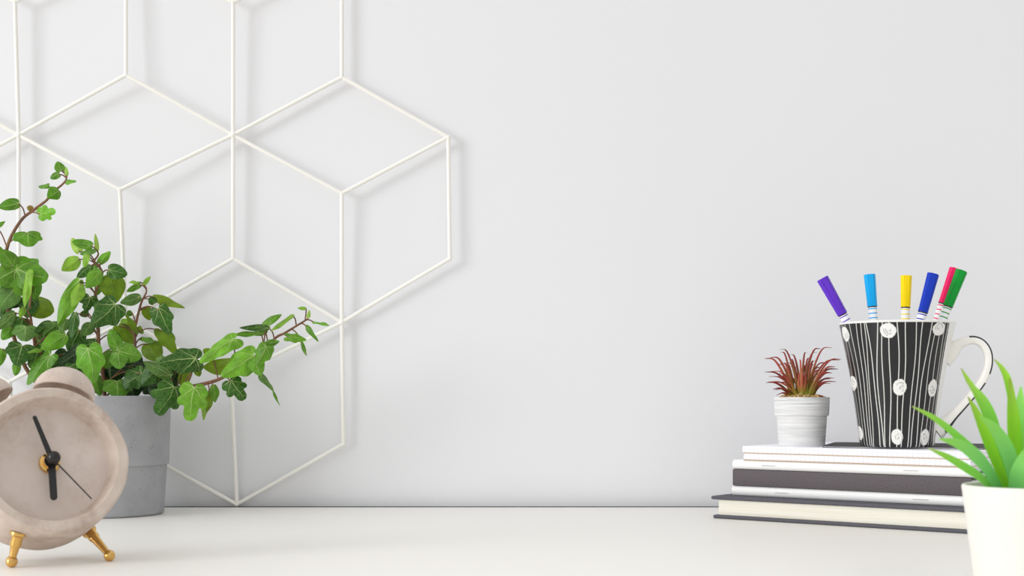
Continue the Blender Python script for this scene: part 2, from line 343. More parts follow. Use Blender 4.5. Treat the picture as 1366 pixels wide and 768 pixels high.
for s, pts in STEMS.items():
    wp = [W(*p) for p in pts]; wp[0].x = PC.x + max(-.04, min(.04, wp[0].x-PC.x)); wp[0].z = TOP+H-.010
    cur = cr(wp, 6); n_ = len(cur); ra, rb = SR[s]
    rad = [ra+(rb-ra)*i/(n_-1) for i in range(n_)]
    bm = B(); tube(bm, cur, rad, 8)
    fm = B(); cl = fm.loops.layers.float_color.new('tint'); uv = fm.loops.layers.uv.new('leaf')
    for (bx, by, tx, ty, w, shp, tone, dz) in leaves[s]:
        # the leaf sits at the distance of the nearest piece of its stem
        best = min(cur, key=lambda c: (c.x/c.y*F+HX-bx)**2 + ((TOP+CAMH-c.z)/c.y*F+HY-by)**2)
        Y = best.y + dz*.001
        dt = R.uniform(-.006, .004) - (.004 if tone in 'BGL' else 0)
        base = W(bx, by, Y); tip = W(tx, ty, Y+dt); width = w*Y/F
        if shp == 'N' : roll = R.choice((-1, 1))*R.uniform(.2,.5); width *= 1.1
        else: roll = R.uniform(-.3,.3)
        tc = (CAMP-base).normalized() + Vector((R.uniform(-.15,.15), 0, R.uniform(.05,.4)))
        leaf(fm, cl, uv, base, tip, width, shp, tone, roll, R.uniform(-.42,-.12), R.uniform(.05,.30), tc.normalized())
        # petiole from a little lower on the stem
        k = max(0, cur.index(best)-R.randint(1,4)); a = cur[k]
        if (a-base).length > .0025 and (a-base).length < .07:
            mid = (a+base)/2 + Vector((0, .001, .12*(a-base).length))
            pc = cr([a, mid, base + (tip-base)*.05], 5); tube(bm, pc, [.00062]*len(pc), 6)
    sh = obj('shoot', bm, M['stem'], ivy, world=True)
    f = obj('foliage', fm, M['ivy'], sh, world=True)

# ------------------------------------------------------------------ concrete alarm clock
C = W(71, 611, .885); yaw = math.radians(31); pit = math.radians(19.5); RR = .0474
fx = Vector((math.cos(pit)*math.sin(yaw), -math.cos(pit)*math.cos(yaw), math.sin(pit)))       # face direction
lat = Vector((math.cos(yaw), math.sin(yaw), 0)); up = lat.cross(-fx).normalized()
if up.z < 0: up = -up
CM = Matrix((( lat.x, up.x, fx.x, C.x), (lat.y, up.y, fx.y, C.y), (lat.z, up.z, fx.z, C.z), (0,0,0,1)))   # local: x right, y up, z out of the face
clock = thing('alarm_clock', (C.x-.012, C.y+.02, TOP), 0, 'round beige concrete twin bell alarm clock with black hands and brass feet', 'clock')
def cobj(name, bm, m, parent=clock):
    bm.transform(CM); return obj(name, bm, m, parent, world=True)
prof = [(RR*.55,-.0132),(RR*.762,-.0122),(RR*.772,-.0118),(RR*.845,-.0008),(RR*.856,0),(RR*.965,0),(RR,-.0022),(RR*1.004,-.012),(RR*.985,-.040),(RR*.955,-.054),(RR*.88,-.0625),(RR*.7,-.066),(0,-.067)]
def resample(p, step=.003):
    out = [p[0]]
    for a, b in zip(p, p[1:]):
        k = max(1, int(math.hypot(b[0]-a[0], b[1]-a[1])/step))
        out += [(a[0]+(b[0]-a[0])*i/k, a[1]+(b[1]-a[1])*i/k) for i in range(1, k+1)]
    return out
bm = lathe(B(), resample(prof), 96)
for q in bm.verts:
    r = math.hypot(q.co.x, q.co.y); an = math.atan2(q.co.y, q.co.x)
    if r > RR*.775: q.co.x *= 1+.006*math.sin(5*an+1)+.003*math.sin(11*an); q.co.y *= 1+.006*math.sin(5*an+1)+.003*math.sin(11*an)
case = cobj('case', bm, M['clock_concrete'])
cobj('dial', lathe(B(), resample([(0,-.0120),(RR*.766,-.0120),(RR*.768,-.0126),(RR*.5,-.0130),(0,-.0130)], .006), 96), M['dial_concrete'])
BELL = [(.0200*math.sin(PI/2*i/10), .0182*math.cos(PI/2*i/10)) for i in range(10)] + [(.0200,.0002),(.0198,-.0012),(.0190,-.0014),(.0170,.0004),(.0150,.0045),(.0090,.0080),(0,.0080)]
for ang, d, r0 in ((19, -.035, .0572), (-33, -.036, .0566)):
    a = math.radians(ang); bm = lathe(B(), [(0,-.014),(.0065,-.014),(.0065,.009)], 20); lathe(bm, BELL, 48)
    ax = Vector((math.sin(a), math.cos(a), -.06)).normalized(); qt = Vector((0,0,1)).rotation_difference(ax)
    bm.transform(Matrix.Translation(Vector((r0*math.sin(a), r0*math.cos(a), d))) @ qt.to_matrix().to_4x4())
    cobj('bell', bm, M['clock_concrete'])
z0 = -.0120
bm = lathe(B(), [(0,z0),(.0062,z0),(.0066,z0+.001),(.0062,z0+.003),(.0046,z0+.0034),(.0046,z0+.006),(.0036,z0+.0064),(0,z0+.0064)], 32); cobj('nut', bm, M['brass'])
def hand(l0, l1, w0, w1, ang, z, th, rnd=True):
    bm = B(); a = math.radians(ang); pts = []
    for i in range(9):
        t = PI*i/8; pts.append((w1/2*math.cos(t), l1 + (w1/2*math.sin(t) if rnd else 0)))
    pts += [(-w0/2, l0), (w0/2, l0)]
    lo = [bm.verts.new((x, y, z)) for x, y in pts]; hi = [bm.verts.new((x, y, z+th)) for x, y in pts]
    bm.faces.new(lo[::-1]); bm.faces.new(hi)
    for i in range(len(pts)): j = (i+1) % len(pts); bm.faces.new((lo[i], lo[j], hi[j], hi[i]))
    bm.transform(Matrix.Rotation(-a, 4, 'Z')); return bm
bm = hand(-.002, .0235, .0046, .0044, 181, z0+.0066, .0007); lathe(bm, [(0,z0+.0064),(.0044,z0+.0064),(.0044,z0+.0074),(0,z0+.0074)], 24); cobj('hour_hand', bm, M['black_plastic'])
bm = hand(-.002, .0290, .0036, .0026, -17, z0+.0086, .0006); lathe(bm, [(0,z0+.0084),(.0036,z0+.0084),(.0036,z0+.0094),(0,z0+.0094)], 24); cobj('minute_hand', bm, M['black_plastic'])
cobj('second_hand', hand(-.002, .0345, .0011, .0008, 141, z0+.0106, .0003, False), M['steel'])
bm = lathe(B(), [(0,z0+.0064),(.0024,z0+.0064),(.0024,z0+.012)], 20); sphere(bm, Vector((0,0,z0+.0135)), .0042, 20, 14); cobj('hub_cap', bm, M['black_plastic'])
def on_case(px, py):           # the place on the underside of the case seen at this picture point
    best = None
    for i in range(60):
        for k in range(80):
            d = -.004-.04*i/59; ph = math.radians(-70+140*k/79); p = CM @ Vector((RR*math.sin(ph), -RR*math.cos(ph), d))
            e = (p.x/p.y*F+HX-px)**2 + ((TOP+CAMH-p.z)/p.y*F+HY-py)**2
            if best is None or e < best[0]: best = (e, p)
    return best[1]
for fxp, fyp, Y, ax_, ay_ in ((15.5, 756, .877, 25, 713), (146, 747, .909, 121, 711)):
    a = on_case(ax_, ay_); b = W(fxp, fyp, Y); b.z = TOP+.0036
    a = a - (b-a).normalized()*.0015
    ax = (b-a); L = ax.length; qt = Vector((0,0,1)).rotation_difference(ax.normalized()); mt = Matrix.Translation(a) @ qt.to_matrix().to_4x4()
    bm = lathe(B(), [(0,0),(.0046,0),(.0050,.001),(.0048,.0022),(.0038,.0028),(.0035,.0034),(.0036,.0085),(.0033,.0092),(.0029,.0100),(.0021,L-.003),(.0020,L-.001),(0,L-.001)], 16); bm.transform(mt)
    lg = obj('leg', bm, M['brass'], clock, world=True)
    obj('ball_foot', sphere(B(), b, .0037, 20, 14), M['brass'], lg, world=True)

# ------------------------------------------------------------------ stack of books
A0 = Vector((.1738, 1.2227, TOP)); RZ = math.atan2(-.618, .786)
def sol(px, t):                 # place along the front of the stack (set back by t) for a picture column
    k = (px-HX)/F; e = (.786, -.618); nn = (.618, .786)
    bx, by = A0.x+nn[0]*t, A0.y+nn[1]*t
    s = (k*by-bx)/(e[0]-k*e[1]); return s, by+e[1]*s
def rounded_slab(bm, lo, hi, rc, bev=0):
    """slab with rounded corners in plan"""
    pts = []
    for cx, cy, a0 in ((hi[0]-rc, hi[1]-rc, 0), (lo[0]+rc, hi[1]-rc, 90), (lo[0]+rc, lo[1]+rc, 180), (hi[0]-rc, lo[1]+rc, 270)):
        for i in range(7): a = math.radians(a0+15*i); pts.append((cx+rc*math.cos(a), cy+rc*math.sin(a)))
    l = [bm.verts.new((x, y, lo[2])) for x, y in pts]; h = [bm.verts.new((x, y, hi[2])) for x, y in pts]
    bm.faces.new(l[::-1]); bm.faces.new(h)
    for i in range(len(pts)): j = (i+1) % len(pts); bm.faces.new((l[i], l[j], h[j], h[i]))
    return bm
def frame(t, s0): return A0 + Vector((.786*s0+.618*t, -.618*s0+.786*t, 0))
# hardback at the bottom, open edge to the front
s0, _ = sol(948, 0); LEN = .240; z1 = .0192
t = thing('hardback_book', frame(0, s0), RZ, 'thick hardback with black cloth covers and cream pages at the bottom of the stack', 'book')
for zz in (0, z1-.0030):
    obj('cover', box(B(), (.002 if zz == 0 else 0, 0, zz), (LEN, .152, zz+.0030), .0013, 3), M['black_cloth'], t)
obj('page_block', box(B(), (.006, .003, .0030), (LEN-.005, .150, z1-.0030), .0006), M['cream_pages'], t)
obj('spine', box(B(), (.001, .150, .0003), (LEN, .153, z1-.0003), .001), M['black_cloth'], t)
def folded(t, w, d, z, h, m_cover, m_page, r=None):
    """stapled booklet, the fold to the front"""
    bm = B(); r = r or h*.5; prof = []
    for i in range(9):
        a = -PI/2 - PI*i/8; prof.append((r*.8*(1+math.cos(a)), z+h/2+h/2*math.sin(a)))
    prof = [(d, z)] + prof + [(d, z+h)]
    inner = [(d, z+h-.0004)] + [(x+.0004*(1 if i else 1), z+h/2+(y-z-h/2)*.9) for i, (x, y) in reversed(list(enumerate(prof[1:-1])))] + [(d, z+.0004)]
    def strip(pp):
        L = [bm.verts.new((0, x, y)) for x, y in pp]; Rr = [bm.verts.new((w, x, y)) for x, y in pp]
        for i in range(len(pp)-1): bm.faces.new((L[i], L[i+1], Rr[i+1], Rr[i]))
        return L, Rr
    a, b = strip(prof); c, e = strip(inner)
    for i in range(len(prof)-1):
        bm.faces.new((a[i], a[i+1], c[-2-i], c[-1-i])); bm.faces.new((b[i], e[-1-i], e[-2-i], b[i+1]))
    bm.faces.new((a[0], b[0], e[-1], c[-1])); bm.faces.new((a[-1], c[0], e[0], b[-1]))
    obj('cover', bm, m_cover, t)
    obj('page_block', box(B(), (.0008, r*.55, z+.0005), (w-.0008, d-.0012, z+h-.0005), .0003), m_page, t)
def staples(t, spots, z):
    for px in spots:
        bm = B(); tube(bm, cr([(px-.0058,.0006,z),(px-.0055,-.0002,z),(px+.0055,-.0002,z),(px+.0058,.0006,z)], 3), .00022, 6); obj('staple', bm, M['staple'], t)
TB = .014
def zat(px, py, tt): s, y = sol(px, tt); return CAMH-(py-HY)/F*y
sA, _ = sol(976, TB); zA = z1
zB = zat(977, 647.2, TB)
t = thing('stapled_booklet', frame(TB, sA)+Vector((0,0,zA)), RZ, 'white stapled booklet lying directly on the thick black hardback', 'booklet', 'white stapled booklets in the stack')
folded(t, .210, .147, 0, zB-zA, M['white_card'], M['white_pages']); sp1, _ = sol(1043, TB); sp2, _ = sol(1228, TB); staples(t, (sp1-sA, sp2-sA), (zB-zA)*.5)
zC = zat(977, 625.3, TB); sC, _ = sol(977, TB)
t = thing('cloth_notebook', frame(TB, sC)+Vector((0,0,zB)), RZ, 'dark grey cloth bound notebook with its spine out between two white booklets', 'notebook')
h = zC-zB
obj('spine', box(B(), (0, 0, .0001), (.209, .0022, h-.0001), .0007), M['dark_cloth'], t)
for zz in (.0001, h-.0022): obj('cover', box(B(), (0, .0018, zz), (.209, .147, zz+.0021), .0006), M['dark_cloth'], t)
obj('page_block', box(B(), (.003, .002, .0022), (.206, .144, h-.0022)), M['white_pages'], t)
zD = zat(977, 613, TB); sD, _ = sol(977, TB-.001)
t = thing('stapled_booklet', frame(TB-.001, sD)+Vector((0,0,zC)), RZ, 'white stapled booklet between the grey notebook and the grid paper pads', 'booklet', 'white stapled booklets in the stack')
folded(t, .210, .147, 0, zD-zC, M['white_card'], M['white_pages']); sp1, _ = sol(1026, TB); sp2, _ = sol(1216, TB); staples(t, (sp1-sD, sp2-sD), (zD-zC)*.5)
bm = box(B(), (.2099, .016, .0028), (.2102, .046, .0044), 0); obj('printed_stripe', bm, M['navy'], t, False)
zF = zat(990, 594.6, TB); zE = zD+(zF-zD)*.48
for (pxl, za, zb, lab) in ((991.5, zD, zE, 'grid paper pad in the stack, the lower of two, under the pad with the pot'), (990, zE, zF, 'grid paper pad, the upper of two, carrying the small plant pot')):
    s, _ = sol(pxl, TB); t = thing('grid_pad', frame(TB, s)+Vector((0,0,za)), RZ, lab, 'paper pad', 'grid paper pads in the stack')
    obj('backing', box(B(), (0, 0, 0), (.198, .145, .0006)), M['kraft'], t, False)
    bm = box(B(), (0, .0002, .0006), (.198, .145, zb-za), .0006, 2)
    obj('sheets', bm, M['grid_paper'], t)
# dark soft notebook on top
sG, yG = sol(1096, TB+.004); g = frame(TB+.004, sG)+Vector((0,0,zF))
t = thing('dark_notebook', g, math.radians(-19), 'thin dark notebook with rounded corners lying under the patterned mug', 'notebook')
GT = .0016
for zz in (0, GT-.0005): obj('cover', rounded_slab(B(), (0,0,zz), (.130,.100,zz+.0005), .007), M['dark_card'], t)
obj('page_block', rounded_slab(B(), (.0006,.0006,.0005), (.1294,.0994,GT-.0005), .0068), M['white_pages'], t)
ZP = TOP+zF; ZM = ZP+GT

# ------------------------------------------------------------------ mug
_, yf = sol(1197, TB); MY = yf+.0415
mug_c = W(1196.5, 600, MY); mug_c.z = ZM
sc = MY/F
RT, RB = 75.5*sc, 48*sc; MH = TOP+CAMH-(427.3-HY)/F*(MY-RT) - ZM
mug = thing('mug', mug_c, 0, 'tall tapered mug with black stripes and white scribbled dots holding felt pens', 'mug')
cam_dir = math.atan2(-MY, -mug_c.x)            # angle of the side that faces the camera
TU = [-.985,-.94,-.885,-.80,-.68,-.60,-.55,-.52,-.32,-.25,-.14,.01,.15,.33,.43,.585,.66,.74,.81,.85]
MU = [-.985,-.93,-.86,-.79,-.71,-.64,-.58,-.47,-.40,-.29,-.14,.03,.15,.33,.42,.52,.63,.74,.83,.88]
BU = [-.98,-.93,-.86,-.79,-.71,-.66,-.62,-.45,-.34,-.30,-.18,-.02,.10,.27,.36,.50,.60,.72,.82,.89]
LW = [1,.8,.8,1,1,.9,.9,1.1,1.1,1,1.1,1.1,1.1,1,1.1,1.2,1,1,.9,.9]
DOTS = [(85,95,20,45),(322,85,44,45),(595,75,33,40),(118,382,18,45),(385,407,40,47),(570,412,26,50),(160,675,14,42),(370,692,32,48),(522,695,24,50)]
DP = []
for x, y, rx, ry in DOTS:
    v = (y-30)/(752-30); hw = 321+(205-321)*v; u = max(-.95, min(.95, (x-369.5)/hw)); phi = math.asin(u)
    DP.append((phi, v, rx/hw/max(.3, math.cos(phi)), ry/722))
def lines_at(v):
    out = []
    for a, m_, b in zip(TU, MU, BU):
        u = a*(1-v)*(1-2*v) + m_*4*v*(1-v) + b*v*(2*v-1); out.append(math.asin(max(-.999, min(.999, u))))
    return out
wob = [R.uniform(0, 6.3) for _ in TU]
WHT, BLK = lin((240,239,234)), lin((33,33,35))
def mugcol(phi, v, r, L):       # phi: angle from the front, + to the right
    if v < .012: return WHT
    p = phi; back = False
    if p > PI/2: p = PI-p; back = True
    elif p < -PI/2: p = -PI-p; back = True
    lim = math.asin(.875+.055*v)
    if p > lim: return WHT
    cov = 0
    if not back or p > -1.3:
        pp = p if not back else p*.93
        for k, l in enumerate(L):
            d = abs(pp-l-.012*math.sin(9*v+wob[k]))*r; w = .00022*LW[k]
            cov = max(cov, min(1, max(0, (w+.00022-d)/.0003)))
    for i, (dp, dv, rx, ry) in enumerate(DP):
        a, b = (p-dp)/rx, (v-dv)/ry; q = math.hypot(a, b); th = math.atan2(b, a)
        edge = 1+.035*math.sin(2*th+i)+.02*math.sin(5*th+2*i)+.015*math.sin(13*th)
        if q < edge*1.1:
            c = min(1, max(0, (edge-q)/.07)); ox, oy = .2*math.sin(i*2.1), .12*math.cos(i*1.7)
            q2 = math.hypot(a-ox, b-oy); t2 = math.atan2(b-oy, a-ox)
            for rr, ph0, span in ((.15, i, 2.2), (.42, i*1.3+1, 1.3), (.68, i*2.7, .8)):
                dd = abs(q2-rr-.04*math.sin(4*t2+i)); dth = abs((t2-ph0+PI) % (2*PI)-PI)
                if dd < .055 and dth < span: c = min(c, .25+dd*8)
            cov = max(cov, c)
    return tuple(BLK[i]+(WHT[i]-BLK[i])*cov for i in range(3))
bm = B(); cl = bm.loops.layers.float_color.new('tint'); SEG, ROWS = 900, 240; rings = []; cols = {}
def ra(v):                      # outer radius, v = 0 at the rim
    base = RT+(RB-RT)*v; return base-.0016*math.sin(PI*v)
for j in range(ROWS+1):
    v = j/ROWS; r = ra(v); z = MH*(1-v)
    if v > .98: r -= .0012*((v-.98)/.02)**2
    L = lines_at(v); ring = []
    for i in range(SEG):
        th = 2*PI*i/SEG; phi = (th-cam_dir+PI) % (2*PI)-PI
        q = bm.verts.new((r*math.cos(th), r*math.sin(th), z)); cols[q] = mugcol(phi, v, r, L); ring.append(q)
    rings.append(ring)
for r, z in ((RB-.006, 0),):
    ring = [bm.verts.new((r*math.cos(2*PI*i/SEG), r*math.sin(2*PI*i/SEG), z)) for i in range(SEG)]; rings.append(ring)
for q in rings[-1]: cols[q] = WHT
cb = bm.verts.new((0,0,.001)); cols[cb] = WHT
inner = []
for r, z in ((RT-.0008, MH+.0007),(RT-.0024, MH+.0004),(RT-.0032, MH-.001),(ra(.5)-.0036, MH*.5),(RB-.002, .010),(RB-.006,.0055)):
    ring = [bm.verts.new((r*math.cos(2*PI*i/SEG), r*math.sin(2*PI*i/SEG), z)) for i in range(SEG)]; inner.append(ring)
    for q in ring: cols[q] = WHT
ct = bm.verts.new((0,0,.005)); cols[ct] = WHT
allr = inner[::-1]+rings
for a, b in zip(allr, allr[1:]):
    for i in range(SEG): k = (i+1) % SEG; bm.faces.new((a[i], a[k], b[k], b[i]))
for i in range(SEG):
    k = (i+1) % SEG; bm.faces.new((rings[-1][i], rings[-1][k], cb)); bm.faces.new((inner[-1][i], inner[-1][k], ct))
for f in bm.faces:
    for lp in f.loops: lp[cl] = (*cols[lp.vert], 1)
obj('body', bm, M['mug_glaze'], mug)
# handle: an ear-shaped strap with a black stripe along its outer face
HP = [(1255,477,12,15),(1265,469,10.5,12),(1277,459,8.2,7.2),(1292,454,7.4,5.8),(1304,458,7.2,5.7),(1312,470,7.2,5.7),(1313,487,7.2,5.7),(1307,505,7.2,5.7),(1295,523,7.2,5.6),(1280,541,7.4,5.8),(1268,554,8.2,6.8),(1257,565,10,10),(1246,573,12,15)]
hp = cr([(x, y, w) for x, y, w, _ in HP], 5); ht = cr([(d, 0, 0) for *_, d in HP], 5)
bm = B(); rings = []; NS = 28
ctr = [Vector(((p.x-1196.5)*sc, 0, TOP+CAMH-(p.y-HY)*sc-ZM)) for p in hp]
for i, c in enumerate(ctr):
    tg = (ctr[min(i+1, len(ctr)-1)]-ctr[max(0, i-1)]).normalized(); nr = Vector((tg.z, 0, -tg.x)).normalized()     # in-plane
    if nr.dot(c-Vector((.048, 0, .06))) < 0: nr = -nr
    th_, wd = ht[i].x*sc, hp[i].z*sc
    ring = []
    for k in range(NS):
        a = 2*PI*k/NS; ca, sa = math.cos(a), math.sin(a); ex = .72
        ring.append(bm.verts.new(c + nr*(th_*math.copysign(abs(ca)**ex, ca)) + Vector((0, 1, 0))*(wd*math.copysign(abs(sa)**ex, sa))))
    rings.append(ring)
nR = len(rings)
for i in range(nR-1):
    gap = i in (33, 34, 35) or i < 14 or i > nR-5
    for k in range(NS):
        f = bm.faces.new((rings[i][k], rings[i][(k+1) % NS], rings[i+1][(k+1) % NS], rings[i+1][k]))
        a = (k+.5)/NS*360; f.material_index = 1 if ((a < 58 or a > 302) and not gap) else 0
bm.faces.new(rings[0]); bm.faces.new(rings[-1][::-1])
bm.transform(Matrix.Rotation(cam_dir+PI/2+math.radians(4), 4, 'Z'))
obj('handle', bm, [M['cream_glaze'], M['black_glaze']], mug)

# ------------------------------------------------------------------ felt pens in the mug
PENS = [('violet',(101,52,196),(1097,371),(1129,428),.010,7.6),('sky blue',(16,172,240),(1160,366),(1163,428),.026,7.4),('yellow',(255,222,10),(1209,367.5),(1208,428),.018,7.2),
        ('dark blue',(22,58,184),(1245,365),(1228,428),-.012,7.3),('pink',(238,36,104),(1274,358),(1250,428),.016,7.0),('green',(14,152,52),(1283,361),(1256,430),.002,7.4)]
PL = {'violet':'leftmost felt pen, violet cap, leaning left in the mug','sky blue':'felt pen with sky blue cap standing second from left in the mug','yellow':'felt pen with bright yellow cap standing upright in the mug',
      'dark blue':'felt pen with dark blue cap leaning right beside the pink pen','pink':'felt pen with pink cap half hidden behind the green pen','green':'felt pen with green cap, rightmost in the mug'}
for name, rgb, tp, rp, off, cw in PENS:
    y = MY+off; a = W(*tp, y); b = W(*rp, y); d = (b-a).normalized()
    lo_z = ZM+.008; tail = a + d*((lo_z-a.z)/d.z)
    # keep the tail inside the mug: lean it in depth as far as needed
    bot = Vector((tail.x, tail.y, tail.z)); rad = Vector((bot.x-mug_c.x, bot.y-mug_c.y, 0))
    if rad.length > RB-.011:
        k = (RB-.011)/rad.length; want = mug_c + rad*k; want.z = tail.z
        d = (want-a).normalized(); tail = want
    Ltot = (a-tail).length; cm = mat(name.replace(' ', '_')+'_plastic', rgb, .42, spec=.22)
    t = thing('felt_pen', tail, 0, PL[name], 'felt pen', 'felt pens in the mug')
    qt = Vector((0,0,1)).rotation_difference((a-tail).normalized()).to_matrix().to_4x4()
    rb = 5.9*sc; capL = ((TOP+CAMH-(0-HY)*sc)*0 + 0) or {'violet':.0345,'sky blue':.0275,'yellow':.0268,'dark blue':.0330,'pink':.0315,'green':.0320}[name]
    c0 = Ltot-capL
    bar = mat('pen_barrel_'+name.replace(' ', '_'), (247,247,247), .35); nn = N(bar); cc = nn.new('ShaderNodeTexCoord'); sp = nn.new('ShaderNodeSeparateXYZ'); nn.link(cc.outputs['Object'], sp.inputs[0])
    fr = nn.math('FRACT', nn.math('DIVIDE', nn.math('SUBTRACT', sp.outputs['Z'], c0-.0030-.05), .0039))
    nn.base(nn.mix(nn.math('LESS_THAN', fr, .24), (247,247,247), rgb))
    bm = lathe(B(), [(0,0),(rb*.7,0),(rb*.95,.0015),(rb,.004),(rb,c0-.0006),(rb*.9,c0),(rb*.9,c0+.008),(0,c0+.008)], 28); ob = obj('barrel', bm, bar, t); ob.rotation_euler = qt.to_euler()
    bm = lathe(B(), [(rb*.90,c0-.0006),(rb*1.03,c0-.0006),(rb*1.03,c0+.0006),(rb*.90,c0+.0006)], 28); ob = obj('collar', bm, M['black_plastic'], t); ob.rotation_euler = qt.to_euler()
    r1, r2 = cw*sc*.96, cw*sc*1.13
    bm = lathe(B(), [(rb*.92,c0+.0006),(r1,c0+.0004),(r1,c0+.002),(r2,Ltot-.0006),(r2*.93,Ltot),(r2*.66,Ltot-.0003),(r2*.6,Ltot-.0022),(0,Ltot-.0022)], 6)
    es = [e for e in bm.edges if abs(e.verts[0].co.z-e.verts[1].co.z) > .01]
    bmesh.ops.bevel(bm, geom=es, offset=.0007, segments=2, affect='EDGES')
    ob = obj('cap', bm, cm, t); ob.rotation_euler = qt.to_euler()

# ------------------------------------------------------------------ small pot with the red plant
_, yf = sol(1069, TB); PY = yf+.030; ps = PY/F
pc = W(1069.5, 600, PY); pc.z = ZP
red = thing('potted_air_plant', pc, 0, 'small whitewashed pot with a spiky red plant, left of the mug', 'plant')
PH = TOP+CAMH-(529.5-HY)*ps-ZP; r1, r2 = 36.7*ps, 30.5*ps
ridge = PH*.63
prof = [(0,0),(r2-.0006,0),(r2,.0008),(r2*1.085,ridge-.0006),(r1*.965,ridge+.0001),(r1*.975,ridge+.001),(r1,PH-.0012),(r1*.985,PH),(r1*.91,PH),(r1*.88,PH-.004),(0,PH-.005)]
obj('pot', lathe(B(), prof, 72), M['whitewash'], red)
bm = B()
for i in range(150):
    a, r = R.uniform(0, 2*PI), r1*.84*math.sqrt(R.random()); s = R.uniform(.0007,.0016)
    mtx = Matrix.Translation((r*math.cos(a), r*math.sin(a), PH-.0018+.0030*(1-(r/r1)**2)+R.uniform(0,.0012))) @ Matrix.Diagonal((s*R.uniform(.7,1.3), s*R.uniform(.7,1.3), s, 1))
    bmesh.ops.create_icosphere(bm, subdivisions=1, radius=1, matrix=mtx)
lathe(bm, [(0,PH+.0005),(r1*.5,PH),(r1*.87,PH-.0018),(r1*.86,PH-.004),(0,PH-.0045)], 32)
o = obj('gravel', bm, M['gravel'], red); o['kind'] = 'stuff'
def blade(bm, cl, pts, widths, colf, thick=.25, side=None, cup=.3):
    """tapering blade along pts; flat ribbon with thickness and a cupped section"""
    n = len(pts); rings = []
    for i, p in enumerate(pts):
        t = (pts[min(i+1, n-1)]-pts[max(i-1, 0)]).normalized()
        s = side - t*side.dot(t); s.normalize(); u = s.cross(t).normalized(); w = widths[i]; th = max(w*thick, .00015)
        prof = [(-1,0),(-.6,.45),(0,.65),(.6,.45),(1,0),(.6,-.75),(0,-1.1),(-.6,-.75)]
        rings.append([bm.verts.new(p + s*(a*w) + u*((b*th) + cup*w*(a*a))) for a, b in prof])
    m = len(rings[0])
    for i in range(n-1):
        for k in range(m):
            f = bm.faces.new((rings[i][k], rings[i][(k+1) % m], rings[i+1][(k+1) % m], rings[i+1][k]))
            for lp in f.loops:
                j = i if lp.vert in rings[i] else i+1; lp[cl] = (*colf(j/(n-1)), 1)
    for rr in (rings[0], rings[-1]):
        f = bm.faces.new(rr)
        for lp in f.loops: lp[cl] = (*colf(0 if rr is rings[0] else 1), 1)
def grad(stops):
    S = [(p, lin(c)) for p, c in stops]
    def f(v):
        for (p, a), (q, b) in zip(S, S[1:]):
            if v <= q: k = (v-p)/(q-p); return tuple(a[i]+(b[i]-a[i])*k for i in range(3))
        return S[-1][1]
    return f
RG = [grad([(0,(150,170,40)),(.25,(150,140,60)),(.5,(178,92,72)),(1,(150,52,52))]), grad([(0,(172,186,60)),(.3,(172,128,64)),(.55,(186,84,72)),(1,(164,60,62))]), grad([(0,(128,140,40)),(.3,(150,100,60)),(.6,(150,66,60)),(1,(130,46,46))])]
bm = B(); cl = bm.loops.layers.float_color.new('tint')
# tips taken from the photograph (x, y), the rest filled in behind
TIPS = [(1020,478,5),(1040,466,-6),(1041,470,8),(1028,476.5,12),(1020,496,-10),(1026,502,-14),(1037,510,-16),(1031,519,-12),(1034,520,-18),(1036,527,-14),(1039,498,-20),(1066,480,2),(1076.5,470,-4),(1095,465,6),(1110,463.5,-2),(1090,470,12),(1122,479,-8),(1120,480,8),(1114,489,-12),(1118,492,4),(1110,497,-16),(1108,505,6),(1108,511.5,-18),(1103,531,-14),(1072,487,14),(1060,489,16),(1086,486,16),(1098,490,14),(1048,484,16),(1081,478,18),(1053,473,14),(1036,486,14),(1104,484,16)]
for _k in range(16):
    _a = R.uniform(-1.25, 1.25); _r = R.uniform(34, 50); TIPS.append((1069.5+_r*math.sin(_a)*1.05, 528-_r*math.cos(_a)*1.02-2, R.uniform(-20, 22)))
for tx, ty, dep in TIPS:
    tip = W(tx, ty, PY+dep*.001)-Vector(pc); a = R.uniform(0, 2*PI)
    b0 = Vector((.0032*math.cos(a) + (.006 if tx > 1070 else -.006)*min(1, abs(tx-1070)/40), .0035*math.sin(a), PH-.0015))
    dx = tip.x-b0.x; rise = tip.z-b0.z
    pp = cr([b0, b0+Vector((dx*.24, tip.y*.26, rise*.48+.0016)), b0+Vector((dx*.62, tip.y*.64, max(rise*.96, rise*.80+.0026))), tip], 5)
    w0 = R.uniform(.0009, .0013); m = len(pp)
    wd = [w0*(.95 if i/m < .25 else 1)*(1-(i/(m-1))**1.6)+.00022 for i in range(m)]
    side = Vector((-tip.z+b0.z, 0, dx)).normalized() if abs(dx) > .001 else Vector((1,0,0)); side = (side+Vector((0,R.uniform(-.8,.8),0))).normalized()
    blade(bm, cl, pp, wd, R.choice(RG), .35, side, .2)
for i in range(7):
    a = i*.9; pp = cr([Vector((.002*math.cos(a),.002*math.sin(a),PH-.001)), Vector((.004*math.cos(a),.004*math.sin(a),PH+.010)), Vector((.0035*math.cos(a+.3),.004*math.sin(a),PH+.021))], 5); m = len(pp)
    blade(bm, cl, pp, [.0019*(1-(k/(m-1))**2)+.0002 for k in range(m)], grad([(0,(160,186,50)),(.5,(190,110,70)),(1,(190,50,70))]), .35, Vector((math.sin(a),-math.cos(a),0)), .2)
obj('foliage', bm, M['red_blade'], red)

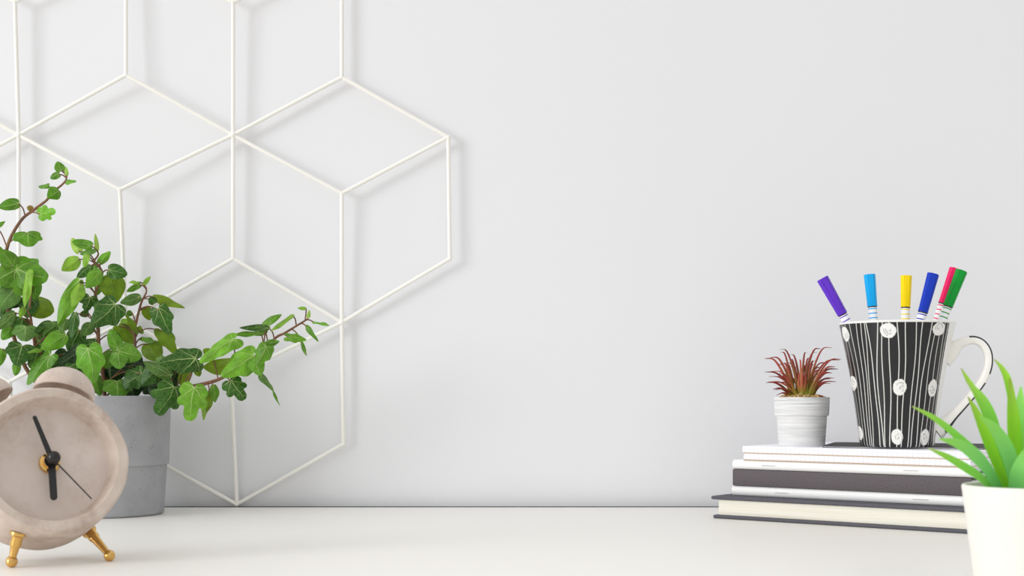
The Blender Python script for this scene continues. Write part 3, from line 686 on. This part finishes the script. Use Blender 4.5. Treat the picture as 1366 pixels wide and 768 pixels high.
# ------------------------------------------------------------------ white pot with the green plant, nearest
GY = .75; gs = GY/F; gc = W(1376, 600, GY); gc.z = TOP
gp = thing('potted_grass_plant', gc, 0, 'white tapered pot with fresh green blade leaves, nearest on the right', 'plant')
GH = TOP+CAMH-(647-HY)*gs-TOP; r1, r2 = 90*gs, 71*gs
prof = [(0,0),(r2-.001,0),(r2,.001),(r1-.0003,GH-.0012),(r1-.0006,GH),(r1-.0014,GH+.0003),(r1-.0022,GH-.0002),(r1-.0036,GH-.010),(0,GH-.012)]
obj('pot', lathe(B(), resample(prof, .012), 96), M['white_ceramic'], gp)
obj('soil', lathe(B(), [(0,GH-.004),(r1*.6,GH-.0045),(r1-.0042,GH-.006),(r1-.0044,GH-.0115),(0,GH-.0115)], 48), M['soil'], gp)
GG = [grad([(0,(166,232,124)),(.5,(164,234,100)),(.85,(182,234,100)),(1,(196,220,116))]), grad([(0,(140,226,134)),(.5,(160,236,132)),(1,(178,238,112))]), grad([(0,(176,236,64)),(.6,(180,236,72)),(.9,(186,226,92)),(1,(190,194,100))])]
LG = [ # tip ... base in the photograph, half width, depth offset tip/base (mm), tone
 ([(1217,542),(1246,558),(1276,582),(1305,610),(1332,648)],5,-14,0,0), ([(1253,585),(1277,592),(1298,606),(1317,628),(1336,656)],9,-30,-8,1), ([(1239,598),(1262,609),(1287,624),(1308,638),(1330,658)],5.5,-24,-10,0),
 ([(1282,491),(1291,508),(1304,530),(1320,570),(1346,652)],5,14,4,2), ([(1289,509),(1305,527),(1318,552),(1330,590),(1350,655)],8.5,2,2,0), ([(1291,529),(1302,552),(1315,585),(1330,622),(1346,658)],8,-8,-2,2),
 ([(1307,555),(1325,572),(1341,600),(1350,630),(1356,662)],11.5,-20,-8,1), ([(1326,479),(1336,492),(1344,512),(1352,560),(1362,655)],6,22,8,2), ([(1347,504),(1348,535),(1350,570),(1353,610),(1360,660)],10.5,-4,-2,2),
 ([(1362,515),(1361,540),(1361,575),(1364,615),(1368,660)],8.5,14,6,1), ([(1374,505),(1372,540),(1371,580),(1371,620),(1374,660)],10,-6,-2,2), ([(1392,586),(1376,600),(1364,622),(1358,640),(1354,665)],11,-34,-14,1),
 ([(1420,500),(1404,535),(1392,575),(1384,620),(1380,660)],9,8,4,0), ([(1452,530),(1430,552),(1408,590),(1394,625),(1386,658)],9,0,0,1), ([(1490,556),(1456,566),(1426,592),(1404,625),(1390,658)],8,10,4,2),
 ([(1500,610),(1462,606),(1430,618),(1408,640),(1392,660)],7,-16,-6,0), ([(1440,482),(1420,520),(1400,570),(1388,620),(1380,655)],8,26,10,1), ([(1394,480),(1388,520),(1382,570),(1378,620),(1376,655)],8,30,12,0)]
for pts, hw, dt, db, tone in LG:
    m = len(pts); ws = [W(x, y, GY+.001*(dt+(db-dt)*i/(m-1))) - Vector(gc) for i, (x, y) in enumerate(pts)][::-1]
    ws[0].z = GH-.005; rr = math.hypot(ws[0].x, ws[0].y)
    if rr > r1*.72: ws[0].x *= r1*.72/rr; ws[0].y *= r1*.72/rr
    pp = cr(ws, 6); k = len(pp); wd = []
    for i in range(k):
        v = i/(k-1); wd.append(hw*gs*(.62+.38*math.sin(min(1, v/.45)*PI/2))*(1 if v < .45 else max(.02, (1-((v-.45)/.55)**1.7)))+.0003)
    tdir = (pp[-1]-pp[0]).normalized(); side = Vector((tdir.z, .35*(1 if tdir.x < 0 else -1), -tdir.x)).normalized()
    bm = B(); cl = bm.loops.layers.float_color.new('tint'); blade(bm, cl, pp, wd, GG[tone], .14, side, .38 if tone != 1 else .28)
    obj('leaf', bm, M['blade'], gp)

# ------------------------------------------------------------------ light
AMB = .76
w = bpy.data.worlds.new('World'); bpy.context.scene.world = w; w.use_nodes = True
nt = w.node_tree; bg = nt.nodes['Background']; bg.inputs['Color'].default_value = (.985,.985,.985,1)
_c = nt.nodes.new('ShaderNodeTexCoord'); _d = nt.nodes.new('ShaderNodeVectorMath'); _d.operation = 'DOT_PRODUCT'; _d.inputs[1].default_value = (-.30, -.02, .34)
_m = nt.nodes.new('ShaderNodeMath'); _m.operation = 'MULTIPLY_ADD'; _m.inputs[1].default_value = AMB; _m.inputs[2].default_value = AMB
nt.links.new(_c.outputs['Generated'], _d.inputs[0]); nt.links.new(_d.outputs['Value'], _m.inputs[0]); nt.links.new(_m.outputs[0], bg.inputs['Strength'])
def area(name, loc, target, sx, sy, power, col):
    l = bpy.data.lights.new(name, 'AREA'); l.shape = 'RECTANGLE'; l.size = sx; l.size_y = sy; l.energy = power; l.color = col
    o = bpy.data.objects.new(name, l); COL.objects.link(o); o.location = loc
    o.rotation_euler = (Vector(target)-Vector(loc)).to_track_quat('-Z', 'Y').to_euler(); return o
tgt = Vector((-.1, 1.25, .9)); dirn = Vector((1.5, 1.0, -.38)).normalized()
area('window_light', tgt-dirn*5.5, tgt, 1.9, 2.0, 121, (.975, .985, 1))

# ------------------------------------------------------------------ camera
cd = bpy.data.cameras.new('camera'); cam = bpy.data.objects.new('camera', cd); COL.objects.link(cam)
cam.location = CAMP; cam.rotation_euler = (PI/2, 0, 0)
cd.sensor_width = 36; cd.lens = 36*F/1366; cd.shift_y = (HY-384)/1366; cd.clip_start = .02
cd.dof.use_dof = True; cd.dof.focus_distance = 1.19; cd.dof.aperture_fstop = 17
sc_ = bpy.context.scene; sc_.camera = cam
sc_.view_settings.view_transform = 'Standard'; sc_.view_settings.look = 'None'; sc_.view_settings.exposure = 0; sc_.view_settings.gamma = 1
sc_.view_settings.use_curve_mapping = False
